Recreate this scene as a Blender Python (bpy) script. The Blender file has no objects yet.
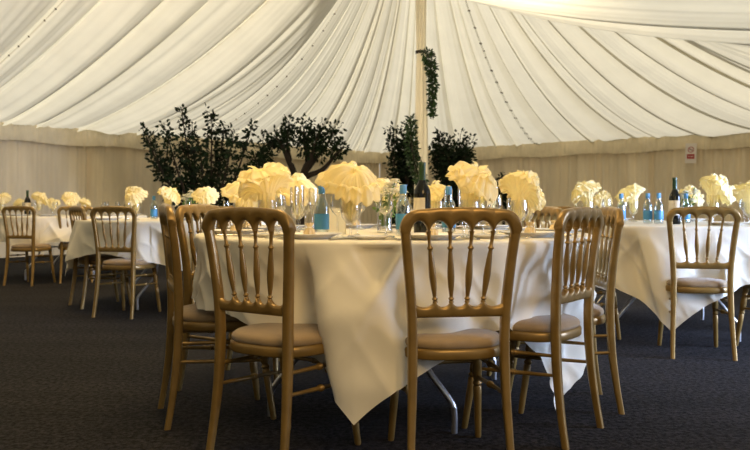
import bpy, math, random
import numpy as np
from mathutils import Vector, Matrix
from mathutils.noise import noise as pnoise

R = math.radians
rnd = random.Random(7)
SC = bpy.context.scene
COL = SC.collection

# ------------------------------------------------------------------ camera
CAM_H, FOC, HOR = 0.90, 766.0, 205.4
cam_d = bpy.data.cameras.new('camera')
cam = bpy.data.objects.new('camera', cam_d)
COL.objects.link(cam)
cam.location = (0, 0, CAM_H)
cam.rotation_euler = (R(90), 0, 0)
cam_d.sensor_width = 36
cam_d.lens = 36 * FOC / 750
cam_d.shift_y = -(225 - HOR) / 750
cam_d.clip_end = 200
cam_d.dof.use_dof = True
cam_d.dof.focus_distance = 2.9
cam_d.dof.aperture_fstop = 6.3
SC.camera = cam


def at(px, py, Y):
    """a spot in the tent that stands Y metres in front of the camera"""
    return Vector(((px - 375) * Y / FOC, Y, CAM_H + (HOR - py) * Y / FOC))


# --------------------------------------------------------------- materials
def mat(name, col, rough=0.6, metal=0.0, bump=0.0, bscale=200.0, vary=0.0, vscale=8.0,
        spec=0.5, sheen=0.0, stretch=None, trans=0.0, coat=0.0):
    m = bpy.data.materials.new(name)
    m.use_nodes = True
    nt = m.node_tree
    N, L = nt.nodes, nt.links
    b = N['Principled BSDF']
    out = N['Material Output']
    b.inputs['Base Color'].default_value = (*col, 1)
    b.inputs['Roughness'].default_value = rough
    b.inputs['Metallic'].default_value = metal
    b.inputs['Specular IOR Level'].default_value = spec
    if sheen:
        b.inputs['Sheen Weight'].default_value = sheen
    if coat:
        b.inputs['Coat Weight'].default_value = coat
        b.inputs['Coat Roughness'].default_value = 0.25
    tc = N.new('ShaderNodeTexCoord')
    mp = N.new('ShaderNodeMapping')
    if stretch:
        mp.inputs['Scale'].default_value = stretch
    L.new(tc.outputs['Object'], mp.inputs['Vector'])
    colsock = None
    if vary:
        n = N.new('ShaderNodeTexNoise')
        n.inputs['Scale'].default_value = vscale
        n.inputs['Detail'].default_value = 5
        L.new(mp.outputs['Vector'], n.inputs['Vector'])
        r = N.new('ShaderNodeValToRGB')
        r.color_ramp.elements[0].position = 0.3
        r.color_ramp.elements[1].position = 0.7
        r.color_ramp.elements[0].color = (*[c * (1 - vary) for c in col], 1)
        r.color_ramp.elements[1].color = (*[min(1, c * (1 + vary)) for c in col], 1)
        L.new(n.outputs['Fac'], r.inputs['Fac'])
        L.new(r.outputs['Color'], b.inputs['Base Color'])
        colsock = r.outputs['Color']
    if bump:
        n2 = N.new('ShaderNodeTexNoise')
        n2.inputs['Scale'].default_value = bscale
        n2.inputs['Detail'].default_value = 3
        L.new(mp.outputs['Vector'], n2.inputs['Vector'])
        bp = N.new('ShaderNodeBump')
        bp.inputs['Strength'].default_value = bump
        bp.inputs['Distance'].default_value = 0.01
        L.new(n2.outputs['Fac'], bp.inputs['Height'])
        L.new(bp.outputs['Normal'], b.inputs['Normal'])
    if trans:
        t = N.new('ShaderNodeBsdfTranslucent')
        t.inputs['Color'].default_value = (*col, 1)
        if colsock:
            L.new(colsock, t.inputs['Color'])
        mx = N.new('ShaderNodeMixShader')
        mx.inputs[0].default_value = trans
        L.new(b.outputs[0], mx.inputs[1])
        L.new(t.outputs[0], mx.inputs[2])
        L.new(mx.outputs[0], out.inputs['Surface'])
    return m


def glass_mat(name, tint=(1, 1, 1), refl=0.9):
    m = bpy.data.materials.new(name)
    m.use_nodes = True
    nt = m.node_tree
    N, L = nt.nodes, nt.links
    N.remove(N['Principled BSDF'])
    tr = N.new('ShaderNodeBsdfTransparent')
    tr.inputs['Color'].default_value = (*tint, 1)
    gl = N.new('ShaderNodeBsdfGlossy')
    gl.inputs['Roughness'].default_value = 0.07
    lw = N.new('ShaderNodeLayerWeight')
    lw.inputs['Blend'].default_value = 0.42
    mu = N.new('ShaderNodeMath')
    mu.operation = 'MULTIPLY'
    mu.inputs[1].default_value = refl
    mx = N.new('ShaderNodeMixShader')
    L.new(lw.outputs['Facing'], mu.inputs[0])
    L.new(mu.outputs[0], mx.inputs[0])
    L.new(tr.outputs[0], mx.inputs[1])
    L.new(gl.outputs[0], mx.inputs[2])
    L.new(mx.outputs[0], N['Material Output'].inputs['Surface'])
    return m


M = {
    'gold': mat('gold_painted_wood', (0.25, 0.153, 0.040), 0.33, 0.4, bump=0.06, bscale=60, vary=0.16, vscale=14, coat=0.15),
    'pad': mat('mushroom_velour', (0.26, 0.180, 0.092), 0.85, 0, bump=0.25, bscale=420, vary=0.08, vscale=30, sheen=0.3),
    'cloth': mat('cream_tablecloth', (0.84, 0.79, 0.65), 0.8, 0, bump=0.10, bscale=500, vary=0.03, vscale=5, spec=0.25, trans=0.10),
    'napkin': mat('yellow_napkin', (0.985, 0.89, 0.56), 0.8, 0, bump=0.1, bscale=300, vary=0.03, vscale=20, spec=0.2, trans=0.45),
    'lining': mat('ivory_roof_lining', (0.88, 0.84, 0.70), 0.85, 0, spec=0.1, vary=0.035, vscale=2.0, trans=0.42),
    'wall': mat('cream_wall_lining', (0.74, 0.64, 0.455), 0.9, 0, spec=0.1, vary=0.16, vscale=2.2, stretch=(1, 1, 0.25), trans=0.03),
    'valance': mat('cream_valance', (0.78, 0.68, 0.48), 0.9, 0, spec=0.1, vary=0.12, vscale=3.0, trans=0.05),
    'sleeve': mat('ivory_pole_sleeve', (0.92, 0.86, 0.70), 0.85, 0, spec=0.1, vary=0.04, vscale=4, trans=0.1),
    'band': mat('dark_tie_band', (0.03, 0.022, 0.015), 0.7),
    'steel': mat('brushed_steel', (0.55, 0.55, 0.55), 0.3, 0.9),
    'ply': mat('plain_plywood', (0.35, 0.24, 0.13), 0.7, vary=0.2, vscale=6),
    'china': mat('white_china', (0.86, 0.84, 0.80), 0.15, coat=0.4),
    'silver': mat('polished_cutlery', (0.72, 0.70, 0.66), 0.18, 1.0),
    'card': mat('cream_card', (0.90, 0.86, 0.72), 0.7),
    'label_blue': mat('blue_paper_label', (0.06, 0.26, 0.50), 0.45),
    'cap_blue': mat('blue_cap', (0.10, 0.31, 0.58), 0.35),
    'wine_glass_dark': mat('dark_wine_bottle', (0.006, 0.007, 0.006), 0.12, spec=0.35),
    'capsule': mat('green_capsule', (0.012, 0.045, 0.016), 0.3),
    'paper': mat('pale_paper_label', (0.70, 0.63, 0.48), 0.6),
    'leaf': mat('dark_leaf', (0.010, 0.021, 0.008), 0.6, spec=0.15, vary=0.5, vscale=3, trans=0.08),
    'ivy': mat('ivy_leaf', (0.022, 0.050, 0.014), 0.45, vary=0.5, vscale=6, trans=0.12),
    'bark': mat('dark_bark', (0.022, 0.014, 0.009), 0.9, bump=0.6, bscale=40),
    'pot': mat('dark_planter', (0.03, 0.022, 0.016), 0.7, vary=0.2, vscale=5),
    'soil': mat('potting_soil', (0.015, 0.010, 0.007), 0.95),
    'stem_green': mat('fresh_green', (0.16, 0.27, 0.05), 0.5, vary=0.3, vscale=10, trans=0.2),
    'petal': mat('white_petal', (0.88, 0.86, 0.74), 0.6, trans=0.3),
    'favour': mat('gold_favour_box', (0.70, 0.55, 0.30), 0.5, 0.1, vary=0.15, vscale=30),
    'ribbon': mat('ivory_ribbon', (0.80, 0.74, 0.58), 0.4),
    'sign_white': mat('white_sign_board', (0.72, 0.66, 0.60), 0.4),
    'sign_red': mat('red_sign_print', (0.36, 0.03, 0.03), 0.4),
    'sign_dark': mat('grey_sign_print', (0.16, 0.13, 0.12), 0.4),
    'clip': mat('dark_clip', (0.16, 0.14, 0.11), 0.6),
    'cord': mat('grey_cord', (0.50, 0.47, 0.38), 0.8),
    'glass': glass_mat('clear_glass', (0.985, 0.99, 0.985), 1.0),
    'bottle_glass': glass_mat('clear_bottle_glass', (0.93, 0.96, 0.97), 0.8),
    'water': glass_mat('still_water', (0.90, 0.95, 0.97), 0.25),
}


def carpet_mat():
    m = bpy.data.materials.new('charcoal_carpet')
    m.use_nodes = True
    nt = m.node_tree
    N, L = nt.nodes, nt.links
    b = N['Principled BSDF']
    b.inputs['Roughness'].default_value = 0.95
    b.inputs['Specular IOR Level'].default_value = 0.1
    tc = N.new('ShaderNodeTexCoord')
    n = N.new('ShaderNodeTexNoise')
    n.inputs['Scale'].default_value = 42
    n.inputs['Detail'].default_value = 5
    n.inputs['Roughness'].default_value = 0.8
    L.new(tc.outputs['Object'], n.inputs['Vector'])
    r = N.new('ShaderNodeValToRGB')
    r.color_ramp.elements[0].position = 0.40
    r.color_ramp.elements[1].position = 0.66
    r.color_ramp.elements[0].color = (0.0020, 0.0020, 0.0023, 1)
    r.color_ramp.elements[1].color = (0.043, 0.0405, 0.043, 1)
    L.new(n.outputs['Fac'], r.inputs['Fac'])
    # long paler and darker bands across the carpet
    mp = N.new('ShaderNodeMapping')
    mp.inputs['Scale'].default_value = (0.25, 1.6, 1)
    L.new(tc.outputs['Object'], mp.inputs['Vector'])
    n3 = N.new('ShaderNodeTexNoise')
    n3.inputs['Scale'].default_value = 2.2
    n3.inputs['Detail'].default_value = 3
    L.new(mp.outputs['Vector'], n3.inputs['Vector'])
    r3 = N.new('ShaderNodeValToRGB')
    r3.color_ramp.elements[0].position = 0.3
    r3.color_ramp.elements[1].position = 0.7
    r3.color_ramp.elements[0].color = (0.78, 0.78, 0.78, 1)
    r3.color_ramp.elements[1].color = (1.2, 1.2, 1.2, 1)
    L.new(n3.outputs['Fac'], r3.inputs['Fac'])
    mx = N.new('ShaderNodeMix')
    mx.data_type = 'RGBA'
    mx.blend_type = 'MULTIPLY'
    mx.inputs[0].default_value = 1
    L.new(r.outputs['Color'], mx.inputs[6])
    L.new(r3.outputs['Color'], mx.inputs[7])
    L.new(mx.outputs[2], b.inputs['Base Color'])
    bp = N.new('ShaderNodeBump')
    bp.inputs['Strength'].default_value = 0.7
    bp.inputs['Distance'].default_value = 0.006
    L.new(n.outputs['Fac'], bp.inputs['Height'])
    L.new(bp.outputs['Normal'], b.inputs['Normal'])
    return m


M['carpet'] = carpet_mat()


# ------------------------------------------------------------ mesh helpers
class MB:
    def __init__(s):
        s.v, s.f = [], []

    def grid(s, rows, close_u=False, close_v=False, cap0=False, cap1=False):
        """rows: list of lists of points; quads between neighbours"""
        o = len(s.v)
        nr, nc = len(rows), len(rows[0])
        for r in rows:
            s.v.extend(tuple(p) for p in r)
        for i in range(nr if close_v else nr - 1):
            for j in range(nc if close_u else nc - 1):
                a = o + i * nc + j
                b = o + i * nc + (j + 1) % nc
                c = o + ((i + 1) % nr) * nc + (j + 1) % nc
                d = o + ((i + 1) % nr) * nc + j
                s.f.append((a, b, c, d))
        if cap0:
            s.f.append(tuple(o + j for j in range(nc))[::-1])
        if cap1:
            s.f.append(tuple(o + (nr - 1) * nc + j for j in range(nc)))
        return s

    def lathe(s, prof, n=16, c=(0, 0, 0), axis=None, cap=True):
        """prof: (radius, height) pairs, turned round z or round the segment axis=(p0,p1) with heights 0..1"""
        rows = []
        if axis:
            p0, p1 = Vector(axis[0]), Vector(axis[1])
            d = (p1 - p0)
            q = d.to_track_quat('Z', 'Y')
        for r, h in prof:
            row = []
            for k in range(n):
                a = 2 * math.pi * k / n
                p = Vector((r * math.cos(a), r * math.sin(a), 0))
                if axis:
                    row.append(p0 + d * h + q @ p)
                else:
                    row.append((c[0] + p.x, c[1] + p.y, c[2] + h))
            rows.append(row)
        return s.grid(rows, close_u=True, cap0=cap, cap1=cap)

    def tube(s, pts, rad, n=8):
        pts = [Vector(p) for p in pts]
        rows = []
        for i, p in enumerate(pts):
            t = (pts[min(i + 1, len(pts) - 1)] - pts[max(i - 1, 0)]).normalized()
            up = Vector((0, 0, 1)) if abs(t.z) < 0.95 else Vector((0, 1, 0))
            x = t.cross(up).normalized()
            y = x.cross(t)
            r = rad[i] if isinstance(rad, (list, tuple)) else rad
            rows.append([p + r * (math.cos(2 * math.pi * k / n) * x + math.sin(2 * math.pi * k / n) * y) for k in range(n)])
        return s.grid(rows, close_u=True, cap0=True, cap1=True)

    def sweep(s, pts, sizes, cr=0.28):
        """rounded-square bar along pts in a plane of constant-ish x; sizes (wx, wy)"""
        rows = []
        for p, (wx, wy) in zip(pts, sizes):
            rows.append([(p[0] + a * wx, p[1] + b * wy, p[2]) for a, b in rsq(cr)])
        return s.grid(rows, close_u=True, cap0=True, cap1=True)

    def box(s, x0, x1, y0, y1, z0, z1):
        return s.grid([[(x0, y0, z), (x1, y0, z), (x1, y1, z), (x0, y1, z)] for z in (z0, z1)], close_u=True, cap0=True, cap1=True)

    def build(s, name, m, parent=None, smooth=True, sharp=50):
        me = bpy.data.meshes.new(name)
        me.from_pydata([tuple(p) for p in s.v], [], s.f)
        me.materials.append(M[m] if isinstance(m, str) else m)
        me.validate()
        if smooth:
            me.polygons.foreach_set('use_smooth', [True] * len(me.polygons))
            if sharp:
                me.set_sharp_from_angle(angle=R(sharp))
        me.update()
        o = bpy.data.objects.new(name, me)
        COL.objects.link(o)
        if parent:
            o.parent = parent
        return o


def rsq(c):
    """unit rounded square outline, half-size 0.5"""
    out = []
    for sx, sy, a0 in ((1, 1, 0), (-1, 1, 90), (-1, -1, 180), (1, -1, 270)):
        for k in range(4):
            a = R(a0 + 30 * k)
            out.append((sx * (0.5 - c) + c * math.cos(a), sy * (0.5 - c) + c * math.sin(a)))
    return out


def tag(o, label=None, cat=None, group=None, kind=None):
    if label:
        o['label'] = label
    if cat:
        o['category'] = cat
    if group:
        o['group'] = group
    if kind:
        o['kind'] = kind
    return o


def empty(name, label, cat, loc=(0, 0, 0), rz=0.0, group=None):
    o = bpy.data.objects.new(name, None)
    COL.objects.link(o)
    o.empty_display_size = 0.1
    o.location = loc
    o.rotation_euler = (0, 0, rz)
    return tag(o, label, cat, group)


def copy_tree(o, parent=None):
    c = o.copy()
    COL.objects.link(c)
    if parent:
        c.parent = parent
    for ch in list(o.children):
        copy_tree(ch, c)
    return c


def lerp_path(path, z):
    for a, b in zip(path, path[1:]):
        if a[2] <= z <= b[2]:
            t = (z - a[2]) / (b[2] - a[2])
            return [a[i] + t * (b[i] - a[i]) for i in range(3)]
    return list(path[-1] if z > path[-1][2] else path[0])


def smooth_path(pts, n=24):
    """Catmull-Rom through pts"""
    P = [Vector(p) for p in pts]
    P = [2 * P[0] - P[1]] + P + [2 * P[-1] - P[-2]]
    out = []
    segs = len(P) - 3
    for i in range(n + 1):
        u = i / n * segs
        k = min(int(u), segs - 1)
        t = u - k
        a, b, c, d = P[k:k + 4]
        out.append(0.5 * ((2 * b) + (c - a) * t + (2 * a - 5 * b + 4 * c - d) * t * t + (3 * b - a - 3 * c + d) * t ** 3))
    return out


def sstep(a, b, x):
    t = min(1, max(0, (x - a) / (b - a)))
    return t * t * (3 - 2 * t)


# ------------------------------------------------------------- the marquee
CX, CY = 0.13, 20.6                       # far corner of the tent
U = Vector((0.657, 0.7539))               # along the left wall towards that corner
NV = Vector((0.7539, -0.657))             # from the left wall into the tent
WID, POLE_A, POLE_B, LEN, EAVE = 12.82, 6.5, 6.41, 21.0, 2.3
PEAK = 6.4


def ab(a, b, z=0.0):
    return Vector((CX - U.x * a + NV.x * b, CY - U.y * a + NV.y * b, z))


floor = MB()
floor.grid([[(x, y, 0) for x in (-40, -20, 0, 20, 40)] for y in (-20, 0, 20, 45)])
tag(floor.build('floor', 'carpet', smooth=False), 'charcoal carpet covering the marquee floor', 'floor', kind='structure')

prng = random.Random(21)


def fold_table(length, lo, hi, seed):
    q = random.Random(seed)
    xs = [-0.2]
    while xs[-1] < length + 1:
        xs.append(xs[-1] + q.uniform(lo, hi))
    am = [q.uniform(0.3, 1.35) for _ in xs]
    sk = [q.uniform(0.5, 1.7) for _ in xs]
    return xs, am, sk


PERIM = LEN + WID + LEN
FX, FA, FS = fold_table(PERIM, 0.36, 1.15, 5)


def perim_point(s):
    """(a, b) on the eave line; s runs along the left wall, the far end wall, then the open front"""
    if s < LEN:
        return LEN - s, 0.0
    if s < LEN + WID:
        return 0.0, s - LEN
    return s - LEN - WID, WID


def roof_at(s, t, pleat=True):
    a, b = perim_point(s)
    if b in (0.0, WID) and a > POLE_A:
        ra, rb = a, POLE_B
    else:
        ra, rb = POLE_A, POLE_B
    pa, pb = a + (ra - a) * t, b + (rb - b) * t
    # how the lining hangs: straighter over the middle, slack towards the right-hand corner
    KF, KR, KL, KC = (1.4, 0.0, 2.8), (1.5, 1.0, 1.6), (1.0, 0.85, 0.0), (0.15, 4.6, -0.35)

    def mix(p, q, f):
        return [x + (y - x) * f for x, y in zip(p, q)]
    if a == 0.0 and b > 0:
        c = mix(KF, KR, sstep(0, 3.5, b)) if b < 5.6 else mix(KR, KC, sstep(5.6, 10.5, b))
    elif b == 0.0:
        c = mix(KF, KL, sstep(5.5, 9.9, a))
    else:
        c = mix(KC, KL, sstep(1.0, 10.0, a))
    dist = max(0, ra - POLE_A)
    zr = EAVE + 1.85 + (PEAK - EAVE - 1.85) * math.exp(-dist / 0.75)
    g = (c[0] * t + c[1] * t * t + c[2] * t ** 3) / sum(c)
    z = EAVE + (zr - EAVE) * g
    if pleat:
        if pleat is True:
            lo = 0
            for k in range(len(FX) - 1):
                if FX[k] <= s < FX[k + 1]:
                    lo = k
                    break
            q = (s - FX[lo]) / (FX[lo + 1] - FX[lo])
        else:
            lo, q = pleat
        wdt = FX[lo + 1] - FX[lo]
        q = q ** FS[lo]
        fan = 1 - (1 - 0.05) * t if ra != a else 1.0
        env = (0.04 + 0.26 * sstep(0, 0.12, t) + 0.9 * sstep(0, 0.1, t) * math.sin(math.pi * min(1, 0.08 + t * 0.9)) ** 0.8) * fan
        bulge = (1 - abs(2 * q - 1) ** 1.8)
        z -= 0.24 * wdt * FA[lo] * bulge * env
        # gathers running down each panel
        g1 = pnoise((s * 9.0, 3.1, t * 0.5)) + 0.6 * pnoise((s * 21.0, 8.7, t * 0.7))
        z += 0.024 * g1 * fan * (0.7 + 0.5 * (1 - t))
        # cloth dips between the lacings of the eave
        z -= 0.025 * (1 - t) ** 6 * (0.5 + 0.5 * math.sin(s * 2.3 + 0.4 * math.sin(s)))
    return ab(pa, pb, z)


NT = 44
roof = MB()
rows = []
for k in range(len(FX) - 1):
    wdt = FX[k + 1] - FX[k]
    ov = 0.045 * wdt * FA[k] ** 2
    n = int(wdt / 0.030) + 6
    for i in range(n + 1):
        q = i / n
        se = FX[k] - ov + (wdt + 2 * ov) * q              # each panel laps over the next one
        if se < 0 or se > PERIM - 0.01:
            continue
        lay = 0.06 * FA[k] * (sstep(0.80, 1.0, q) - sstep(0.80, 1.0, 1 - q))
        row = []
        for m_ in range(NT + 1):
            t = m_ / NT
            row.append(roof_at(se, t, (k, q)) + Vector((0, 0, lay * (1 - 0.75 * t))))
        rows.append(row)
roof.grid(rows)
tag(roof.build('ceiling', 'lining', sharp=0), 'pleated ivory marquee roof lining gathered up to the pole', 'ceiling', kind='structure')


def curtain(name, p_of, length, inward, z0, z1, m, amp, lab, seed, nz=10, pitch=0.19, ruffle=False, joins=1.85):
    mb = MB()
    n = int(length / 0.022)
    rows_ = []
    zs = [z0 + (z1 - z0) * k / nz for k in range(nz + 1)]
    for i in range(n + 1):
        s = length * i / n
        p = p_of(s)
        row = []
        for k, z in enumerate(zs):
            v = k / nz
            ph = 2 * math.pi * s / pitch + 3.2 * pnoise((s * 0.9, seed, 0)) * 2
            d = amp * math.sin(ph + 0.5 * pnoise((s * 2, seed + 9, v))) * (0.6 + 0.8 * abs(pnoise((s * 1.7, seed + 4, 0))))
            d += amp * 0.7 * pnoise((s * 13, seed + 2, v * 0.8))
            if joins:
                q = (s % joins)
                d -= 0.09 * math.exp(-((q - joins / 2) / 0.05) ** 2)
            zz = z
            if ruffle:
                d += 0.02 * (1 - v) + 0.015 * math.sin(v * math.pi)
                if k == 0:
                    zz += 0.018 * math.sin(s * 3.4) + 0.012 * pnoise((s * 7, seed, 3))
            row.append((p.x + inward.x * d, p.y + inward.y * d, zz))
        rows_.append(row)
    mb.grid(rows_)
    return tag(mb.build(name, m, sharp=0), lab, 'wall' if not ruffle else 'valance', kind='structure')


IN_L, IN_R = NV, -U
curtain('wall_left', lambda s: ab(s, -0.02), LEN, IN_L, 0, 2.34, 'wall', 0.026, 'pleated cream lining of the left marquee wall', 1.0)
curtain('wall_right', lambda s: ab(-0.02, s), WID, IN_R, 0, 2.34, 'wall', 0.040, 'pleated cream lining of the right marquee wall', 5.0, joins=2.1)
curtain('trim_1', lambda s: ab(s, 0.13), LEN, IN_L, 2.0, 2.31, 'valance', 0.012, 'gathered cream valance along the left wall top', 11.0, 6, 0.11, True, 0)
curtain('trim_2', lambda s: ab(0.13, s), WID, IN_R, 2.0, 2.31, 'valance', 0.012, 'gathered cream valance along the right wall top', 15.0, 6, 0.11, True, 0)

# unseen walls round the way in and left end, added to cut daylight
curtain('wall_front', lambda s: ab(s, WID), 7.4, -NV, 0, 2.34, 'wall', 0.03, 'unseen pleated cream lining of the front marquee wall at the right', 21.0, nz=4)
curtain('wall_corner', lambda s: ab(17.6 + s, WID), LEN - 17.6, -NV, 0, 2.34, 'wall', 0.03, 'unseen pleated cream lining of the front marquee wall at the left', 23.0, nz=4)
curtain('wall_back', lambda s: ab(LEN, s), WID, U, 0, 2.34, 'wall', 0.03, 'unseen pleated cream lining of the marquee wall behind the left tables', 25.0, nz=4)

# lacing cords with small dark clips on some of the lining's seams
def roof_hit(px, py):
    """which seam of the roof passes this spot, (s, t)"""
    best = None
    for s in np.arange(LEN - 13.5, LEN + WID + 1.0, 0.06):
        for t in np.arange(0.02, 0.98, 0.02):
            p = roof_at(float(s), float(t), False)
            if p.y < 1:
                continue
            x, y = 375 + FOC * p.x / p.y, HOR + FOC * (CAM_H - p.z) / p.y
            d = (x - px) ** 2 + (y - py) ** 2
            if best is None or d < best[0]:
                best = (d, float(s), float(t))
    return best[1], best[2]


CORDS = [((22, 46), 'far left of the lining, upper left corner'),
         ((182, 67), 'left of the pole running down towards the bushy tree'),
         ((215, 76), 'left of the pole just right of the bushy tree cord'),
         ((302, 55), 'nearest the pole on its left side'),
         ((487, 50), 'nearest the pole on its right side'),
         ((505, 95), 'right of the pole low over the back wall'),
         ((600, 75), 'over the middle of the right wall'),
         ((675, 48), 'over the right wall near the notice'),
         ((712, 26), 'high at the top right of the lining')]
for (px, py), where in CORDS:
    s0, t0 = roof_hit(px, py)
    k = min(range(len(FX)), key=lambda i: abs(FX[i] - s0))
    s0 = FX[k] + 0.012 if abs(FX[k] - s0) < 0.22 else s0
    root = empty('seam_cord', 'lacing cord with dark clips, ' + where, 'lacing cord', roof_at(s0, 0.02) + Vector((0, 0, -0.02)), 0, 'lacing cords on the roof lining')
    base = root.location
    pts = [roof_at(s0, 0.02 + 0.9 * i / 40) + Vector((0, 0, -0.018)) - base for i in range(41)]
    c = MB()
    c.tube(pts, 0.004, 5)
    c.build('cord', 'cord', root)
    L_ = 0
    nxt = 0.3
    for p, q in zip(pts, pts[1:]):
        L_ += (q - p).length
        if L_ > nxt:
            nxt += 0.36
            kb = MB()
            kb.lathe([(0.0, -0.016), (0.012, -0.013), (0.016, 0.0), (0.011, 0.011), (0.0, 0.014)], 8, q)
            kb.build('clip', 'clip', root)

# ------------------------------------------------------------ king pole
pp = ab(POLE_A, POLE_B)
pole = empty('tent_pole', 'tall marquee pole wrapped in pleated ivory fabric with ivy on it', 'tent pole', (pp.x, pp.y, 0))
mb = MB()
mb.lathe([(0.05, 0), (0.05, 6.36)], 16)
mb.build('pole', 'bark', pole)


def sleeve(z0, z1, r0, r1, rb, seed, waist=None):
    rows_ = []
    for k in range(25):
        v = k / 24
        z = z0 + (z1 - z0) * v
        r = r0 + (r1 - r0) * v + rb * math.sin(math.pi * v)
        rows_.append([((r + 0.010 * math.sin(9 * a + seed + 0.5 * math.sin(v * 3)) + 0.004 * math.sin(17 * a)) * math.cos(a),
                       (r + 0.010 * math.sin(9 * a + seed + 0.5 * math.sin(v * 3)) + 0.004 * math.sin(17 * a)) * math.sin(a), z)
                      for a in [2 * math.pi * j / 90 for j in range(90)]])
    return MB().grid(rows_, close_u=True)


sleeve(0.0, 3.2, 0.10, 0.065, 0.012, 1).build('lower_sleeve', 'sleeve', pole, sharp=0)
sleeve(3.2, 6.2, 0.062, 0.12, -0.004, 2.2).build('upper_sleeve', 'sleeve', pole, sharp=0)
MB().lathe([(0.06, 3.17), (0.085, 3.175), (0.085, 3.215), (0.06, 3.22)], 24).build('tie_band', 'band', pole)


# ------------------------------------------------------------------ leaves
def leaf(mb, p, d, up, L, W):
    """one pointed leaf with a folded midrib"""
    d = d.normalized()
    x = d.cross(up)
    if x.length < 1e-3:
        x = Vector((1, 0, 0))
    x.normalize()
    n = x.cross(d)
    o = len(mb.v)
    mb.v += [tuple(p), tuple(p + d * L * 0.35 + x * W * 0.5 + n * W * 0.18), tuple(p + d * L * 0.75 + x * W * 0.38 + n * W * 0.12),
             tuple(p + d * L - n * L * 0.12), tuple(p + d * L * 0.75 - x * W * 0.38 + n * W * 0.12), tuple(p + d * L * 0.35 - x * W * 0.5 + n * W * 0.18),
             tuple(p + d * L * 0.5)]
    mb.f += [(o, o + 1, o + 6), (o + 1, o + 2, o + 6), (o + 2, o + 3, o + 6), (o + 3, o + 4, o + 6), (o + 4, o + 5, o + 6), (o + 5, o, o + 6)]


def rvec(q):
    while True:
        v = Vector((q.uniform(-1, 1), q.uniform(-1, 1), q.uniform(-1, 1)))
        if 0.05 < v.length < 1:
            return v


def foliage_along(mb, path, rad, count, L, q, t0=0.0):
    n = len(path) - 1
    for _ in range(count):
        u = t0 + (1 - t0) * q.random()
        k = min(int(u * n), n - 1)
        f = u * n - k
        c = path[k].lerp(path[k + 1], f)
        r = rad(u) if callable(rad) else rad
        off = rvec(q) * r
        p = c + off
        d = off.normalized() + Vector((0, 0, q.uniform(-0.7, 0.5))) + rvec(q) * 0.5
        leaf(mb, p, d, rvec(q), L * q.uniform(0.7, 1.25), L * 0.55)


def tree(name, label, base, stems, leaf_len, pot_r, seed, group=None, trunk_r=0.03, pot_h=0.42, cat='tree', twigs=True):
    """stems: (points from the base, foliage radius function, leaves, where the leaves start)"""
    q = random.Random(seed)
    root = empty(name, label, cat, (base.x, base.y, 0), 0, group)
    MB().lathe([(pot_r * 0.72, 0), (pot_r * 0.8, 0.02), (pot_r, pot_h * 0.85), (pot_r * 1.08, pot_h * 0.87), (pot_r * 1.08, pot_h), (pot_r * 0.95, pot_h), (pot_r * 0.93, pot_h - 0.05)], 24).build('planter', 'pot', root)
    MB().lathe([(0.0, pot_h - 0.05), (pot_r * 0.94, pot_h - 0.052)], 20, cap=False).build('soil', 'soil', root)
    wood, fol = MB(), MB()
    b3 = Vector((base.x, base.y, 0))
    for pts, rad, cnt, t0 in stems:
        path = smooth_path([p - b3 for p in pts], 16)
        wood.tube(path, [trunk_r * (1 - 0.8 * i / 16) for i in range(17)], 7)
        foliage_along(fol, path, rad, cnt, leaf_len, q, t0)
        # side twigs
        for _ in range(7 if twigs else 3):
            k = q.randint(5 if twigs else 12, 15)
            tw = [path[k], path[k] + rvec(q) * 0.14 + Vector((0, 0, 0.06)), path[k] + rvec(q) * 0.22 + Vector((0, 0, 0.12))]
            wood.tube(tw, 0.005, 5)
            foliage_along(fol, tw, 0.07, max(6, cnt // 22), leaf_len, q)
    wood.build('trunk', 'bark', root)
    fol.build('foliage', 'leaf', root, sharp=0)
    return root


# bushy camellia on the left
B1 = Vector((at(205, 200, 12.6).x, 12.6, 0))
tips = [(142, 127, 12.3), (150, 140, 12.9), (181, 107, 12.5), (165, 128, 12.1), (192, 124, 13.0), (212, 113, 12.6), (224, 127, 12.9),
        (234, 134, 12.3), (253, 124, 12.7), (200, 145, 12.2), (222, 150, 12.8), (182, 145, 12.5), (246, 168, 12.4), (265, 178, 12.6), (163, 165, 12.5)]
stems = []
tq = random.Random(3)
for i, (px, py, Y) in enumerate(tips):
    tip = at(px, py, Y)
    b = B1 + Vector((tq.uniform(-0.08, 0.08), tq.uniform(-0.08, 0.08), 0.35))
    mid = b.lerp(tip, 0.5) + Vector((0, 0, 0.12 - 0.25 * abs(tip.x - B1.x) * 0.2))
    mid.x = b.x + (tip.x - b.x) * 0.62
    stems.append(([b, mid, tip], (lambda u: 0.045 + 0.24 * (1 - u) ** 1.1), 165, 0.22))
tree('camellia_tree', 'wide bushy dark green tree by the left wall with loose upright sprigs', B1, stems, 0.085, 0.3, 11)

# slender shrub beside it
B2 = Vector((at(262, 200, 12.9).x, 12.9, 0))
stems = [([B2 + Vector((0, 0, 0.35)), at(262, 170, 12.9), at(263, 134, 12.9)], 0.10, 120, 0.35),
         ([B2 + Vector((0, 0, 0.35)), at(266, 165, 13.0), at(273, 142, 13.0)], 0.12, 130, 0.35),
         ([B2 + Vector((0, 0, 0.35)), at(258, 172, 12.8), at(254, 158, 12.8)], 0.12, 90, 0.4)]
tree('slender_shrub', 'slender dark shrub standing between the bushy tree and the forked tree', B2, stems, 0.08, 0.2, 12, trunk_r=0.015, cat='shrub')

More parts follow.
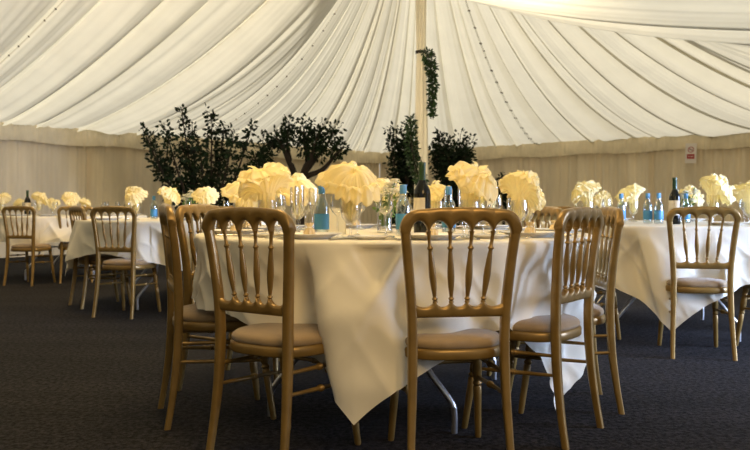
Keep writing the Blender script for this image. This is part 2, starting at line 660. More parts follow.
# small forked tree
B3 = Vector((at(301, 200, 13.4).x, 13.4, 0))
f0 = at(301, 184, 13.4)
b3s = B3 + Vector((0, 0, 0.35))
stems = [([b3s, at(296, 182, 13.4), at(290, 160, 13.5), at(287, 140, 13.5), at(290, 124, 13.5)], (lambda u: 0.02 + 0.15 * u), 170, 0.66),
         ([b3s, at(296, 182, 13.4), at(288, 160, 13.3), at(281, 144, 13.2), at(275, 136, 13.2)], (lambda u: 0.02 + 0.12 * u), 120, 0.72),
         ([b3s, f0, at(307, 160, 13.6), at(304, 140, 13.6), at(304, 127, 13.6)], (lambda u: 0.03 + 0.20 * u), 250, 0.6),
         ([b3s, f0, at(310, 160, 13.2), at(316, 142, 13.2), at(319, 131, 13.2)], (lambda u: 0.03 + 0.20 * u), 250, 0.6),
         ([b3s, f0, at(322, 170, 13.4), at(334, 157, 13.4), at(344, 146, 13.4)], (lambda u: 0.02 + 0.10 * u), 90, 0.78),
         ([b3s, f0, at(313, 162, 13.4), at(326, 146, 13.4), at(334, 131, 13.4)], (lambda u: 0.03 + 0.17 * u), 210, 0.6)]
tree('forked_tree', 'small forked tree with bare lower branches in front of the left wall', B3, stems, 0.08, 0.26, 13, trunk_r=0.07, twigs=False)

# dark columns near the pole
B4 = Vector((at(403, 200, 15.0).x, 15.0, 0))
q4 = random.Random(5)
stems = []
for i in range(9):
    px, py = q4.uniform(389, 421), q4.uniform(122, 150)
    stems.append(([B4 + Vector((0, 0, 0.35)), at((px + 403) / 2, 180, 15 + q4.uniform(-.3, .3)), at(px, py, 15 + q4.uniform(-.35, .35))], (lambda u: 0.24 - 0.13 * u), 230, 0.1))
tree('dense_evergreen', 'dense dark evergreen left of the fabric-wrapped pole', B4, stems, 0.085, 0.3, 14)
B5 = Vector((at(453, 200, 15.2).x, 15.2, 0))
stems = []
for i in range(12):
    px = q4.uniform(433, 472)
    py = q4.uniform(128, 150) + abs(px - 448) * 0.35
    stems.append(([B5 + Vector((0, 0, 0.35)), at((px + 453) / 2, 182, 15.2 + q4.uniform(-.3, .3)), at(px, py, 15.2 + q4.uniform(-.35, .35))], (lambda u: 0.26 - 0.14 * u), 230, 0.1))
tree('dense_evergreen', 'dense rounded dark evergreen right of the fabric-wrapped pole', B5, stems, 0.085, 0.34, 15)
B6 = Vector((at(504, 200, 15.0).x, 15.0, 0))
stems = [([B6 + Vector((0, 0, 0.3)), at(503, 195, 15), at(503, 179, 15)], 0.13, 90, 0.3),
         ([B6 + Vector((0, 0, 0.3)), at(507, 197, 15), at(512, 186, 15)], 0.12, 70, 0.3),
         ([B6 + Vector((0, 0, 0.3)), at(499, 197, 15), at(494, 186, 15)], 0.12, 70, 0.3)]
tree('low_shrub', 'low dark shrub by the right wall, its tip behind a yellow napkin', B6, stems, 0.08, 0.2, 16, trunk_r=0.012, cat='shrub')

# ivy on the pole
def ivy(label, pts, rad, cnt, seed):
    q = random.Random(seed)
    root = empty('ivy_garland', label, 'ivy garland', pts[0])
    path = smooth_path([p - pts[0] for p in pts], 20)
    st, fo = MB(), MB()
    st.tube(path, 0.010, 6)
    st.build('vine', 'bark', root)
    foliage_along(fo, path, rad, cnt, 0.065, q)
    fo.build('leaves', 'ivy', root, sharp=0)


PY = pp.y - 0.13
ivy('short ivy garland hanging high on the pole below the dark tie band', [at(427.5, 54, PY), at(431, 66, PY), at(432.5, 82, PY), at(432.5, 98, PY), at(432, 116, PY)],
    (lambda u: 0.085 - 0.06 * u), 520, 31)
ivy('long ivy garland wound round the lower half of the pole', [at(411, 118, PY), at(411, 135, PY), at(412.5, 152, PY), at(416, 168, PY), at(421, 182, PY), at(427, 194, PY), at(430, 214, PY)],
    (lambda u: 0.045 + 0.045 * math.sin(math.pi * min(1, u * 1.2))), 620, 32)

# ------------------------------------------------------------------ notice
w_ = 8.22
sp = ab(0.19, w_)
ang = math.atan2(U.x, U.y)
sign = empty('no_smoking_notice', 'small white and red no-smoking notice hung on the right wall', 'sign', (sp.x, sp.y, 1.73), -ang + 0.0)
sign.rotation_euler = (0, R(2.0), -ang)
MB().box(-0.108, 0.108, -0.005, 0.005, 0, 0.39).build('board', 'sign_white', sign, smooth=False)
MB().box(-0.072, 0.072, -0.008, -0.004, 0.085, 0.178).build('red_panel', 'sign_red', sign, smooth=False)
for k, (x0, x1) in enumerate(((-0.045, -0.012), (0.0, 0.05))):
    MB().box(x0, x1, -0.0095, -0.0075, 0.125, 0.137).build('lettering', 'sign_white', sign, smooth=False)
ring = MB()
ring.grid([[((0.052 + 0.007 * math.cos(b)) * math.cos(a), -0.006 + 0.003 * math.sin(b), 0.265 + (0.052 + 0.007 * math.cos(b)) * math.sin(a)) for b in [2 * math.pi * j / 8 for j in range(8)]] for a in [2 * math.pi * i / 28 for i in range(28)]], close_u=True, close_v=True)
ring.tube([(-0.036, -0.007, 0.301), (0.036, -0.007, 0.229)], 0.005, 6)
ring.build('prohibition_ring', 'sign_red', sign)
MB().box(-0.035, 0.03, -0.0075, -0.004, 0.258, 0.272).build('cigarette', 'sign_dark', sign, smooth=False)


# ------------------------------------------------------------------ chairs
POST = [(0.172, -0.226, 0.0), (0.167, -0.206, 0.12), (0.161, -0.189, 0.26), (0.158, -0.181, 0.40), (0.160, -0.182, 0.53), (0.1725, -0.193, 0.68), (0.189, -0.212, 0.83)]


def post_y(z):
    return lerp_path(POST, z)[1] if z <= 0.83 else -0.212 - (z - 0.83) * 0.16


def make_chair():
    root = empty('banquet_chair', None, 'chair')
    path = smooth_path(POST, 30)
    for sx in (-1, 1):
        mb = MB()
        pts, sz = [], []
        for p in path:
            pts.append((sx * p.x, p.y, p.z))
            k = p.z
            sz.append((0.024 + 0.008 * sstep(0, 0.4, k), 0.026 + 0.010 * sstep(0, 0.4, k) - 0.004 * sstep(0.5, 0.8, k)))
        mb.sweep(pts, sz, 0.3)
        leg = mb.build('leg', 'gold', root)
        b = MB()
        b.lathe([(0.0, -0.0035), (0.006, -0.002), (0.007, 0.003)], 10, axis=((sx * 0.1605, -0.1955, 0.372), (sx * 0.1605, -0.1945, 0.372)))
        b.v = [(sx * 0.1605 + (p[0] - sx * 0.1605), -0.1925 + (p[1] + 0.1955) * 1.0, p[2]) for p in b.v]
        b.build('bolt', 'silver', leg)
    # crest rail with five arches
    xs = [-0.2045 + 0.409 * i / 130 for i in range(131)]
    top = (-0.110, -0.037, 0.037, 0.110)
    edges = [-0.174, *top, 0.174]
    rows_ = []
    for x in xs:
        ax = abs(x)
        zt = 0.8945 - 0.010 * (ax / 0.165) ** 2
        if ax > 0.145:
            dx = min(1.0, (ax - 0.145) / 0.0598)
            zt = 0.8868 - 0.062 + 0.062 * math.sqrt(max(0, 1 - dx * dx))
        zb = 0.79 + 0.022 * sstep(0.196, 0.2045, ax)
        for e0, e1 in zip(edges, edges[1:]):
            if e0 <= x <= e1:
                q = (x - e0) / (e1 - e0)
                base = 0.794
                if e0 == -0.174:
                    base = 0.785 + 0.009 * sstep(0, 0.5, q)
                if e1 == 0.174:
                    base = 0.785 + 0.009 * sstep(0, 0.5, 1 - q)
                zb = base + (0.849 - base) * math.sqrt(max(0, 1 - abs(2 * q - 1) ** 1.9))
        if zt - zb < 0.02:
            zt = zb + 0.02
        mid = []
        th = 0.034
        for a, b in rsq(0.34):
            z = zb + (zt - zb) * (b + 0.5)
            mid.append((x, post_y(z) + a * th, z))
        rows_.append(mid)
    MB().grid(rows_, close_u=True, cap0=True, cap1=True).build('crest_rail', 'gold', root, sharp=60)
    # lower rail with scalloped top
    bot = (-0.082, -0.027, 0.027, 0.082)
    edges = [-0.157, *bot, 0.157]
    rows_ = []
    for i in range(121):
        x = -0.157 + 0.314 * i / 120
        zt = 0.563
        for e0, e1 in zip(edges, edges[1:]):
            if e0 <= x <= e1:
                q = (x - e0) / (e1 - e0)
                zt = 0.592 - 0.031 * math.sqrt(max(0, 1 - abs(2 * q - 1) ** 2.2))
        rows_.append([(x, post_y(z) + a * 0.028, z) for a, z in [(a, 0.526 + (zt - 0.526) * (b + 0.5)) for a, b in rsq(0.3)]])
    MB().grid(rows_, close_u=True, cap0=True, cap1=True).build('lower_rail', 'gold', root, sharp=60)
    prof = [(0.0085, 0), (0.0085, 0.02), (0.0062, 0.03), (0.0105, 0.055), (0.0062, 0.08), (0.0068, 0.11), (0.0098, 0.22), (0.0122, 0.36), (0.0118, 0.45),
            (0.0098, 0.58), (0.0072, 0.71), (0.0065, 0.735), (0.0112, 0.765), (0.0066, 0.795), (0.0060, 0.86), (0.0066, 0.95), (0.009, 1.0)]
    for xb, xt in zip(bot, top):
        MB().lathe(prof, 10, axis=((xb, post_y(0.575), 0.575), (xt, post_y(0.815), 0.815))).build('spindle', 'gold', root)

    # seat
    def outline(scale, n=56):
        out = []
        for k in range(n):
            a = 2 * math.pi * k / n
            c, s = math.cos(a), math.sin(a)
            e = 2 / 2.9
            y = 0.195 * math.copysign(abs(s) ** e, s)
            x = 0.196 * math.copysign(abs(c) ** e, c) * (1 + 0.085 * y / 0.195)
            out.append((x * scale, 0.006 + y * scale))
        return out
    rows_ = []
    for sc, z in ((0.93, 0.379), (0.985, 0.381), (1.0, 0.386), (1.0, 0.408), (0.985, 0.415), (0.95, 0.418)):
        rows_.append([(x, y, z) for x, y in outline(sc)])
    MB().grid(rows_, close_u=True, cap0=True, cap1=True).build('seat_frame', 'gold', root)
    rows_ = []
    for sc, z in ((0.93, 0.416), (0.965, 0.420), (0.975, 0.430), (0.955, 0.440), (0.90, 0.448), (0.75, 0.456), (0.5, 0.461), (0.2, 0.463)):
        rows_.append([(x, y, z) for x, y in outline(sc)])
    MB().grid(rows_, close_u=True, cap0=True, cap1=True).build('seat_pad', 'pad', root)
    # turned front legs
    for sx in (-1, 1):
        p1, p0 = (sx * 0.150, 0.150, 0.385), (sx * 0.1715, 0.208, 0.0)
        prof = [(0.0105, 0), (0.0125, 0.02), (0.0135, 0.15), (0.0155, 0.40), (0.016, 0.53), (0.0125, 0.545), (0.0185, 0.57), (0.0125, 0.595), (0.0165, 0.62),
                (0.019, 0.70), (0.0185, 0.80), (0.0135, 0.84), (0.0185, 0.865), (0.014, 0.89), (0.0185, 0.92), (0.0185, 1.0)]
        MB().lathe(prof, 14, axis=(p0, p1)).build('leg', 'gold', root)

    def rod(p, q, name='stretcher'):
        MB().lathe([(0.0065, 0), (0.0075, 0.25), (0.0085, 0.46), (0.0125, 0.475), (0.009, 0.488), (0.0135, 0.5), (0.009, 0.512), (0.0125, 0.525), (0.0085, 0.54), (0.0075, 0.75), (0.0065, 1)], 8, axis=(p, q)).build(name, 'gold', root)

    def fleg(z, sx):
        t = z / 0.385
        return (sx * (0.1715 - 0.0215 * t), 0.208 - 0.058 * t, z)
    for sx in (-1, 1):
        for zr, zf in ((0.262, 0.245), (0.335, 0.325)):
            a = lerp_path(POST, zr)
            rod((sx * a[0], a[1] + 0.008, zr), fleg(zf, sx))
    rod(fleg(0.305, -1), fleg(0.305, 1))
    return root


chair0 = make_chair()
CH_MAIN = 'chairs around the nearest table'
CH_R = 'chairs around the right table'
CH_L = 'chairs around the left tables'
CHAIRS = [
    # x, y, facing (deg right of straight ahead), height factor, label, group
    (-0.322, 2.807, 34, 1, 'gold banquet chair in the left foreground, its back turned three-quarters to us', CH_MAIN),
    (0.258, 2.75, -7.5, 1, 'gold banquet chair seen square from behind, nearest of all, right of the hanging corner', CH_MAIN),
    (0.630, 3.105, -52.5, 1, 'gold banquet chair turned half left, just right of the nearest chair', CH_MAIN),
    (0.842, 3.485, -89, 1, 'gold banquet chair side-on at the right end of the nearest table', CH_MAIN),
    (-0.680, 3.315, 70, 1.015, 'gold banquet chair almost edge-on at the left end of the nearest table', CH_MAIN),
    (-0.685, 3.81, 110, 1.015, 'gold banquet chair angled towards us behind the edge-on left chair', CH_MAIN),
    (-0.525, 4.15, 135, 1.015, 'gold banquet chair on the far left side of the nearest table, only its crest showing', CH_MAIN),
    (0.75, 4.27, -107, 1, 'gold banquet chair on the far right side of the nearest table, behind the half-left chair', CH_MAIN),
    (1.96, 4.694, 10.5, 1, 'gold banquet chair with its back to us at the white right-hand table', CH_R),
    (2.56, 4.80, -27, 1, 'gold banquet chair cut off by the right edge of the photo', CH_R),
    (1.37, 5.12, 47, 1, 'gold banquet chair on the left side of the right-hand table, mostly behind other chairs', CH_R),
    (-2.04, 6.33, 14, 1, 'gold banquet chair with its back to us at the middle left table', CH_L),
    (-2.47, 6.92, 52, 1, 'gold banquet chair half hidden left of the middle left table chair', CH_L),
    (-1.42, 6.52, -24, 1, 'gold banquet chair at the middle left table, hidden behind the edge-on left chair', CH_L),
    (-3.95, 8.78, 10, 1, 'gold banquet chair at the far left, cut by the left edge of the photo', CH_L),
    (-3.56, 9.12, -22, 1, 'gold banquet chair at the far left table, second from the photo edge', CH_L),
]
for i, (x, y, t, hz, lab, grp) in enumerate(CHAIRS):
    o = chair0 if i == 0 else copy_tree(chair0)
    o.location = (x, y, 0)
    o.rotation_euler = (0, 0, -R(t))
    o.scale = (1, 1, hz)
    tag(o, lab, 'chair', grp)

# ------------------------------------------------------------------ tables
TOP = 0.772


def table(c, rot, label):
    root = empty('round_table', label, 'table', (c[0], c[1], 0), rot, 'round folding tables')
    MB().lathe([(0.885, TOP - 0.028), (0.9, TOP - 0.024), (0.9, TOP - 0.008), (0.893, TOP - 0.004)], 72).build('tabletop', 'ply', root)
    for sy in (-1, 1):
        for sx in (-1, 1):
            pts = smooth_path([(sx * 0.20, sy * 0.44, TOP - 0.03), (sx * 0.235, sy * 0.47, 0.42), (sx * 0.245, sy * 0.48, 0.31), (sx * 0.30, sy * 0.485, 0.23), (sx * 0.385, sy * 0.49, 0.125), (sx * 0.40, sy * 0.49, 0.08), (sx * 0.40, sy * 0.49, 0.0)], 30)
            MB().tube(pts, 0.0125, 10).build('leg', 'steel', root)
        MB().tube([(-0.238, sy * 0.473, 0.40), (0.238, sy * 0.473, 0.40)], 0.010, 8).build('crossbar', 'steel', root)
    return root


def cloth(c, corners, drops, label, seed, base_drop=0.285, inward=(0, 0, 0, 0), press=(), vee=False):
    """round top, square cloth: the hem hangs low at the four corners (angles right of 'towards the camera')"""
    RR = 0.915
    q = random.Random(seed)
    ph = [q.uniform(0, 6.28) for _ in range(6)]
    n = 720
    NV_ = 34
    cs = [R(a) for a in corners]

    def near(th):
        best = None
        for k, a in enumerate(cs):
            d = (th - a + math.pi) % (2 * math.pi) - math.pi
            if best is None or abs(d) < abs(best[1]):
                best = (k, d)
        return best
    rows_ = []
    rows_.append([(0, 0, TOP)] * n)
    for rr in (0.3, 0.6, 0.8, 0.87, 0.895):
        rows_.append([(rr * math.sin(2 * math.pi * j / n), -rr * math.cos(2 * math.pi * j / n), TOP) for j in range(n)])
    for rr, dz in ((0.904, 0.0015), (0.911, 0.006), (0.9145, 0.013)):
        rows_.append([(rr * math.sin(2 * math.pi * j / n), -rr * math.cos(2 * math.pi * j / n), TOP - dz) for j in range(n)])
    for iv in range(1, NV_ + 1):
        v = iv / NV_
        row = []
        for j in range(n):
            th = 2 * math.pi * j / n
            k, d = near(th)
            dd = abs(d)
            tip = drops[k]
            # distance of a square hem beyond the round edge
            ang_ = max(0.0, R(45) - dd)
            shape = (1 / math.cos(ang_) - 1) / (math.sqrt(2) - 1)
            shape = shape ** 0.92
            drop = base_drop + (tip - base_drop) * shape
            drop += 0.012 * math.sin(5 * th + ph[0])
            z = TOP - 0.013 - (drop - 0.013) * v
            h = TOP - z                                   # metres hung below the top
            flare = 0.05 * h
            wav = math.sin(9 * th + ph[1]) + 0.7 * math.sin(17 * th + ph[2] + 2 * v) + 0.5 * math.sin(29 * th + ph[3])
            r = RR + flare + 0.016 * wav * min(1, h / 0.30) * (0.35 + 0.65 * (1 - shape))
            # the corner stands out as a flap, folded under on its left side
            amt = min(1.0, max(0, (tip - base_drop) / 0.3))
            crease = -R(13) * (1 - 0.72 * min(1, h / 0.6))
            if inward[k]:
                amt = 0
            lip = sstep(-R(0.9), R(0.4), d - crease) - sstep(R(16), R(30), d)
            r += amt * lip * 0.080 * sstep(0.0, 0.30, h)
            r -= amt * 0.095 * math.exp(-((d - crease + R(4.5)) / R(5.0)) ** 2) * sstep(0.0, 0.25, h)
            if vee and k == 0:
                # taut triangle under the rim, a ridge down its right side and a pocket below
                p = (math.degrees(d), h)
                A_, B_, C_ = (-3.0, 0.0), (11.0, 0.0), (4.7, 0.175)
                den = (B_[1] - C_[1]) * (A_[0] - C_[0]) + (C_[0] - B_[0]) * (A_[1] - C_[1])
                w1 = ((B_[1] - C_[1]) * (p[0] - C_[0]) + (C_[0] - B_[0]) * (p[1] - C_[1])) / den
                w2 = ((C_[1] - A_[1]) * (p[0] - C_[0]) + (A_[0] - C_[0]) * (p[1] - C_[1])) / den
                mn = min(w1, w2, 1 - w1 - w2 + 0.3)
                r -= 0.030 * sstep(-0.02, 0.20, mn) * sstep(0, 0.03, h)
                ex = (p[0] - (11.0 - 6.3 * h / 0.175)) / 1.6
                r += 0.016 * math.exp(-ex * ex) * sstep(0.0, 0.05, h) * (1 - sstep(0.17, 0.30, h))
                ex, ey = (p[0] - 9.5 - 10 * (h - 0.24)) / 2.6, (h - 0.24) / 0.085
                r -= 0.045 * math.exp(-ex * ex - ey * ey)
                ex, ey = (p[0] - 3.0) / 4.0, (h - 0.50) / 0.06
                r += 0.014 * math.exp(-ex * ex - ey * ey)
            elif not inward[k]:
                r -= amt * 0.035 * math.exp(-((d - R(13) + R(7) * min(1, h / 0.4)) / R(4)) ** 2) * sstep(0.02, 0.2, h) * (1 - sstep(0.32, 0.5, h))
            # slanting drag creases
            n1 = 1 - abs(pnoise((th * 4.2 + h * 3.5, h * 2.5, seed * 3.3)))
            n2 = 1 - abs(pnoise((th * 5.0 - h * 4.5, h * 2.0, seed * 7.1 + 4)))
            r += 0.020 * (n1 ** 4 + n2 ** 4 - 0.8) * sstep(0.015, 0.14, h) * (0.55 if amt and lip > 0.5 else 1)
            r -= inward[k] * (0.45 + 0.55 * shape) * (1 - 0.85 * sstep(R(3), R(13), d)) * sstep(0.03, 0.55, h) * (1 - sstep(R(30), R(42), dd))
            for pa, pw, pd in press:
                d2 = (th - R(pa) + math.pi) % (2 * math.pi) - math.pi
                r -= pd * math.exp(-(d2 / R(pw)) ** 4) * sstep(0.01, 0.16, h)
            r += 0.006 * pnoise((th * 6, h * 6, seed))
            row.append((r * math.sin(th), -r * math.cos(th), z))
        rows_.append(row)
    mb = MB()
    mb.grid(rows_, close_u=True)
    o = mb.build('tablecloth', 'cloth', sharp=0)
    o.location = (c[0], c[1], 0)
    return tag(o, label, 'tablecloth', 'square cream tablecloths')


C1, C2, C3, C4 = (0.085, 3.62), (2.10, 5.62), (-1.84, 7.20), (-3.86, 9.76)
table(C1, R(-18), 'round folding table nearest to us with bent steel legs')
table(C2, R(-10), 'round folding table on the right with bent steel legs')
table(C3, R(20), 'round folding table at middle left behind the foreground chairs')
table(C4, R(5), 'round folding table at the far left near the wall')
cloth(C1, (-9, 59, 170, 265), (0.625, 0.735, 0.5, 0.32), 'cream cloth on the nearest table with one long pointed corner hanging in front', 1, 0.285, (0.0, 0.155, 0, 0), [(43, 12, 0.05), (82, 12, 0.03), (-70, 12, 0.04), (-104, 12, 0.03), (-28, 10, 0.03), (11, 10, 0.03)], True)
cloth(C2, (-17, 73, 163, 253), (0.655, 0.62, 0.6, 0.5), 'white cloth on the right-hand table with a pointed corner beside the chair', 2, 0.30)
cloth(C3, (-72, 18, 108, 198), (0.50, 0.42, 0.5, 0.5), 'cream cloth on the middle left table behind the foreground chairs', 3)
cloth(C4, (-20, 70, 160, 250), (0.34, 0.5, 0.5, 0.4), 'cream cloth on the far left table near the wall', 4)


# --------------------------------------------------------------- tableware
def goblet_mesh():
    mb = MB()
    out = [(0.034, 0.0), (0.035, 0.002), (0.020, 0.006), (0.006, 0.012), (0.0045, 0.025), (0.0045, 0.044), (0.008, 0.053), (0.022, 0.062), (0.034, 0.080), (0.039, 0.105), (0.0385, 0.130), (0.0365, 0.150)]
    inn = [(0.0350, 0.150), (0.0370, 0.130), (0.0375, 0.105), (0.0325, 0.081), (0.020, 0.065), (0.001, 0.058)]
    mb.lathe(out + inn, 24)
    return mb


def wine_mesh():
    mb = MB()
    mb.lathe([(0.031, 0.0), (0.032, 0.002), (0.017, 0.006), (0.005, 0.011), (0.0038, 0.03), (0.0038, 0.078), (0.008, 0.088), (0.022, 0.100), (0.0305, 0.118), (0.0315, 0.135), (0.027, 0.172),
              (0.0257, 0.172), (0.030, 0.135), (0.029, 0.119), (0.020, 0.102), (0.001, 0.093)], 20)
    return mb


def flute_mesh():
    mb = MB()
    mb.lathe([(0.029, 0.0), (0.030, 0.002), (0.015, 0.006), (0.0045, 0.011), (0.0036, 0.03), (0.0036, 0.070), (0.009, 0.084), (0.018, 0.110), (0.0225, 0.15), (0.0225, 0.20), (0.021, 0.215),
              (0.0198, 0.215), (0.0212, 0.20), (0.0212, 0.15), (0.0168, 0.112), (0.001, 0.082)], 18)
    return mb


def napkin_mesh(seed, style):
    """cloth napkin pleated, stuffed in a glass and fanned open into a frilled dome over the rim"""
    q = random.Random(seed)
    mb = MB()
    # gathered stem in the bowl
    rows_ = []
    for k in range(11):
        v = k / 10
        r = 0.008 + 0.020 * sstep(0, 0.5, v) + 0.006 * v
        rows_.append([((r + 0.0035 * math.sin(11 * a + 2)) * math.cos(a), (r + 0.0035 * math.sin(11 * a + 2)) * math.sin(a), 0.062 + 0.115 * v) for a in [2 * math.pi * j / 66 for j in range(66)]])
    mb.grid(rows_, close_u=True)
    tilt, phim, rho, rings = {'dome': (34, 88, 0.097, (60,)), 'rose': (30, 86, 0.090, (18, 44, 72)), 'fan': (44, 86, 0.090, (30, 64))}[style]
    rot = Matrix.Rotation(R(tilt), 3, 'X')
    cen = Vector((0, -0.006, 0.192))
    ph, ph2 = q.uniform(0, 6.28), q.uniform(0, 6.28)
    J = 220
    nf = q.choice((15, 17, 19))

    def pleat(a, k=0.0):
        w = a * nf + 1.2 * math.sin(3 * a + ph2) + k
        return math.sin(w) + 0.35 * math.sin(2.3 * w + ph)

    def shell(phi, a, lift=0.0):
        f = sstep(0.05, 0.8, phi / R(95))
        lobes = 1 + 0.07 * math.sin(2 * a + ph) + 0.05 * math.sin(3 * a + ph2) + 0.03 * math.sin(5 * a)
        d = rho * lobes * (1 + 0.052 * f * pleat(a)) + lift - 0.016 * math.exp(-(phi / 0.28) ** 2)
        return Vector((math.sin(phi) * math.cos(a) * d * 1.06, math.sin(phi) * math.sin(a) * d * 1.06, math.cos(phi) * d))
    rows_ = []
    for k in range(27):
        v = k / 26
        row = []
        for j in range(J):
            a = 2 * math.pi * j / J
            edge = sstep(0.72, 1.0, v)
            phi = R(phim) * v + R(4) * edge * pleat(a, 0.7)
            row.append(cen + rot @ shell(max(0.01, phi), a, 0.010 * edge))
        rows_.append(row)
    # the cloth tucks back from the frilled rim to the gathered stem
    for k in range(1, 8):
        v = k / 7
        row = []
        for j in range(J):
            p = rows_[26][j]
            a = 2 * math.pi * j / J
            t = Vector((0.030 * math.cos(a), 0.030 * math.sin(a), 0.172))
            m_ = p.lerp(t, v)
            m_.z += 0.020 * math.sin(math.pi * v)
            row.append(m_)
        rows_.append(row)
    mb.grid(rows_, close_u=True)
    # frills standing up off the dome
    for rg in rings:
        rows_ = []
        p3 = q.uniform(0, 6.28)
        n2 = max(5, int(nf * (0.35 + rg / 120)))
        for k in range(10):
            v = k / 9
            row = []
            for j in range(J):
                a = 2 * math.pi * j / J
                w = math.sin(n2 * a + p3 + 1.1 * math.sin(2 * a + ph)) + 0.4 * math.sin(2 * n2 * a + ph2)
                phi = R(rg) * (1 + 0.22 * math.sin(2 * a + p3) + 0.12 * math.sin(3 * a)) + R(5) * w * v - R(10) * v + R(16) * v * v
                row.append(cen + rot @ shell(max(0.02, phi), a, -0.004 + 0.020 * v * (1 + 0.3 * math.sin(3 * a + ph2))))
            rows_.append(row)
        mb.grid(rows_, close_u=True)
    return mb


def one(mb, name, m, parent=None, **k):
    return mb.build(name, m, parent, **k)


PROTO = {}
HIDDEN = []


def proto_plain(key, mb, name, m, **k):
    o = mb.build(name, m, **k)
    PROTO[key] = o
    HIDDEN.append(o)
    return o


proto_plain('goblet', goblet_mesh(), 'goblet', 'glass')
proto_plain('wine', wine_mesh(), 'wine_glass', 'glass')
proto_plain('flute', flute_mesh(), 'champagne_flute', 'glass')
for i, st in enumerate(('dome', 'rose', 'fan', 'rose', 'dome')):
    proto_plain('nap%d' % i, napkin_mesh(40 + i, st), 'napkin', 'napkin', sharp=0)
pl = MB()
pl.lathe([(0.0, 0.002), (0.075, 0.002), (0.078, 0.0), (0.083, 0.003), (0.105, 0.014), (0.126, 0.019), (0.127, 0.021), (0.105, 0.018), (0.082, 0.0075), (0.0, 0.0065)], 48, cap=False)
proto_plain('plate', pl, 'dinner_plate', 'china')
pl = MB()
pl.lathe([(0.0, 0.002), (0.048, 0.002), (0.050, 0.0), (0.054, 0.003), (0.075, 0.012), (0.0755, 0.014), (0.055, 0.0075), (0.0, 0.006)], 40, cap=False)
proto_plain('side', pl, 'side_plate', 'china')


def cutlery(kind):
    mb = MB()
    rows_ = []
    if kind == 'knife':
        spec = [(-0.11, 0.007, 0.004), (-0.10, 0.009, 0.004), (-0.04, 0.006, 0.003), (-0.005, 0.005, 0.003), (0.0, 0.009, 0.002), (0.07, 0.010, 0.0016), (0.10, 0.007, 0.0013), (0.112, 0.002, 0.001)]
    else:
        spec = [(-0.10, 0.005, 0.003), (-0.085, 0.009, 0.0025), (-0.03, 0.005, 0.002), (0.02, 0.004, 0.002), (0.04, 0.011, 0.002), (0.055, 0.012, 0.002)]
    for y, w, t in spec:
        z = 0.004 + (0.006 * sstep(0.0, 0.05, y) if kind == 'fork' else 0)
        rows_.append([(a * 2 * w, y, z + b * 2 * t) for a, b in rsq(0.35)])
    mb.grid(rows_, close_u=True, cap0=True, cap1=True)
    if kind == 'fork':
        for x in (-0.009, -0.003, 0.003, 0.009):
            mb.tube([(x, 0.053, 0.010), (x, 0.075, 0.008), (x, 0.095, 0.010)], [0.0018, 0.0016, 0.0008], 6)
    mb.v = [(p[0], p[1], max(0.0005, p[2])) for p in mb.v]
    return mb


proto_plain('knife', cutlery('knife'), 'table_knife', 'silver')
proto_plain('fork', cutlery('fork'), 'table_fork', 'silver')


def make_favour():
    root = empty('favour_bag', None, 'favour')
    rows_ = []
    for r, z in ((0.016, 0.0), (0.024, 0.004), (0.027, 0.018), (0.022, 0.034), (0.009, 0.045), (0.012, 0.052), (0.022, 0.066)):
        rows_.append([((r + 0.12 * r * math.sin(8 * a)) * math.cos(a), (r + 0.12 * r * math.sin(8 * a)) * math.sin(a), z) for a in [2 * math.pi * j / 48 for j in range(48)]])
    MB().grid(rows_, close_u=True, cap0=True).build('bag', 'favour', root, sharp=0)
    MB().lathe([(0.0085, 0.0425), (0.0125, 0.043), (0.0125, 0.0475), (0.0085, 0.048)], 16).build('ribbon', 'ribbon', root)
    return root


PROTO['favour'] = make_favour()


def make_water():
    root = empty('water_bottle', None, 'bottle')
    MB().lathe([(0.026, 0.0), (0.030, 0.003), (0.031, 0.01), (0.031, 0.115), (0.029, 0.130), (0.017, 0.160), (0.0135, 0.170), (0.0130, 0.195), (0.0118, 0.195), (0.0120, 0.170), (0.027, 0.130), (0.0292, 0.115), (0.0292, 0.01), (0.0, 0.006)], 28).build('bottle_glass', 'bottle_glass', root)
    MB().lathe([(0.0, 0.007), (0.0285, 0.010), (0.0285, 0.115), (0.0265, 0.130), (0.012, 0.158), (0.0, 0.1585)], 20, cap=False).build('water', 'water', root)
    MB().lathe([(0.0316, 0.028), (0.0319, 0.029), (0.0319, 0.092), (0.0316, 0.093)], 28, cap=False).build('label', 'label_blue', root)
    cp = MB()
    rows_ = []
    for r, z in ((0.0132, 0.176), (0.0140, 0.178), (0.0140, 0.210), (0.0132, 0.2135), (0.006, 0.2145)):
        rows_.append([((r + 0.0006 * math.sin(20 * a)) * math.cos(a), (r + 0.0006 * math.sin(20 * a)) * math.sin(a), z) for a in [2 * math.pi * j / 80 for j in range(80)]])
    cp.grid(rows_, close_u=True, cap0=True, cap1=True)
    cp.build('cap', 'cap_blue', root)
    return root


def make_wine_bottle():
    root = empty('wine_bottle', None, 'bottle')
    MB().lathe([(0.033, 0.0), (0.0365, 0.003), (0.0375, 0.012), (0.0375, 0.175), (0.035, 0.195), (0.020, 0.225), (0.0145, 0.240), (0.0138, 0.300), (0.0155, 0.302), (0.0155, 0.312), (0.010, 0.314)], 32).build('bottle_glass', 'wine_glass_dark', root)
    MB().grid([[(0.0381 * math.cos(R(a)), 0.0381 * math.sin(R(a)), z) for a in range(-75, 76, 6)] for z in (0.062, 0.095, 0.128, 0.161)]).build('label', 'paper', root)
    MB().lathe([(0.0152, 0.238), (0.0152, 0.298), (0.0163, 0.302), (0.0163, 0.314), (0.015, 0.3165), (0.004, 0.317)], 24).build('capsule', 'capsule', root)
    return root


PROTO['water'] = make_water()
PROTO['bottle'] = make_wine_bottle()


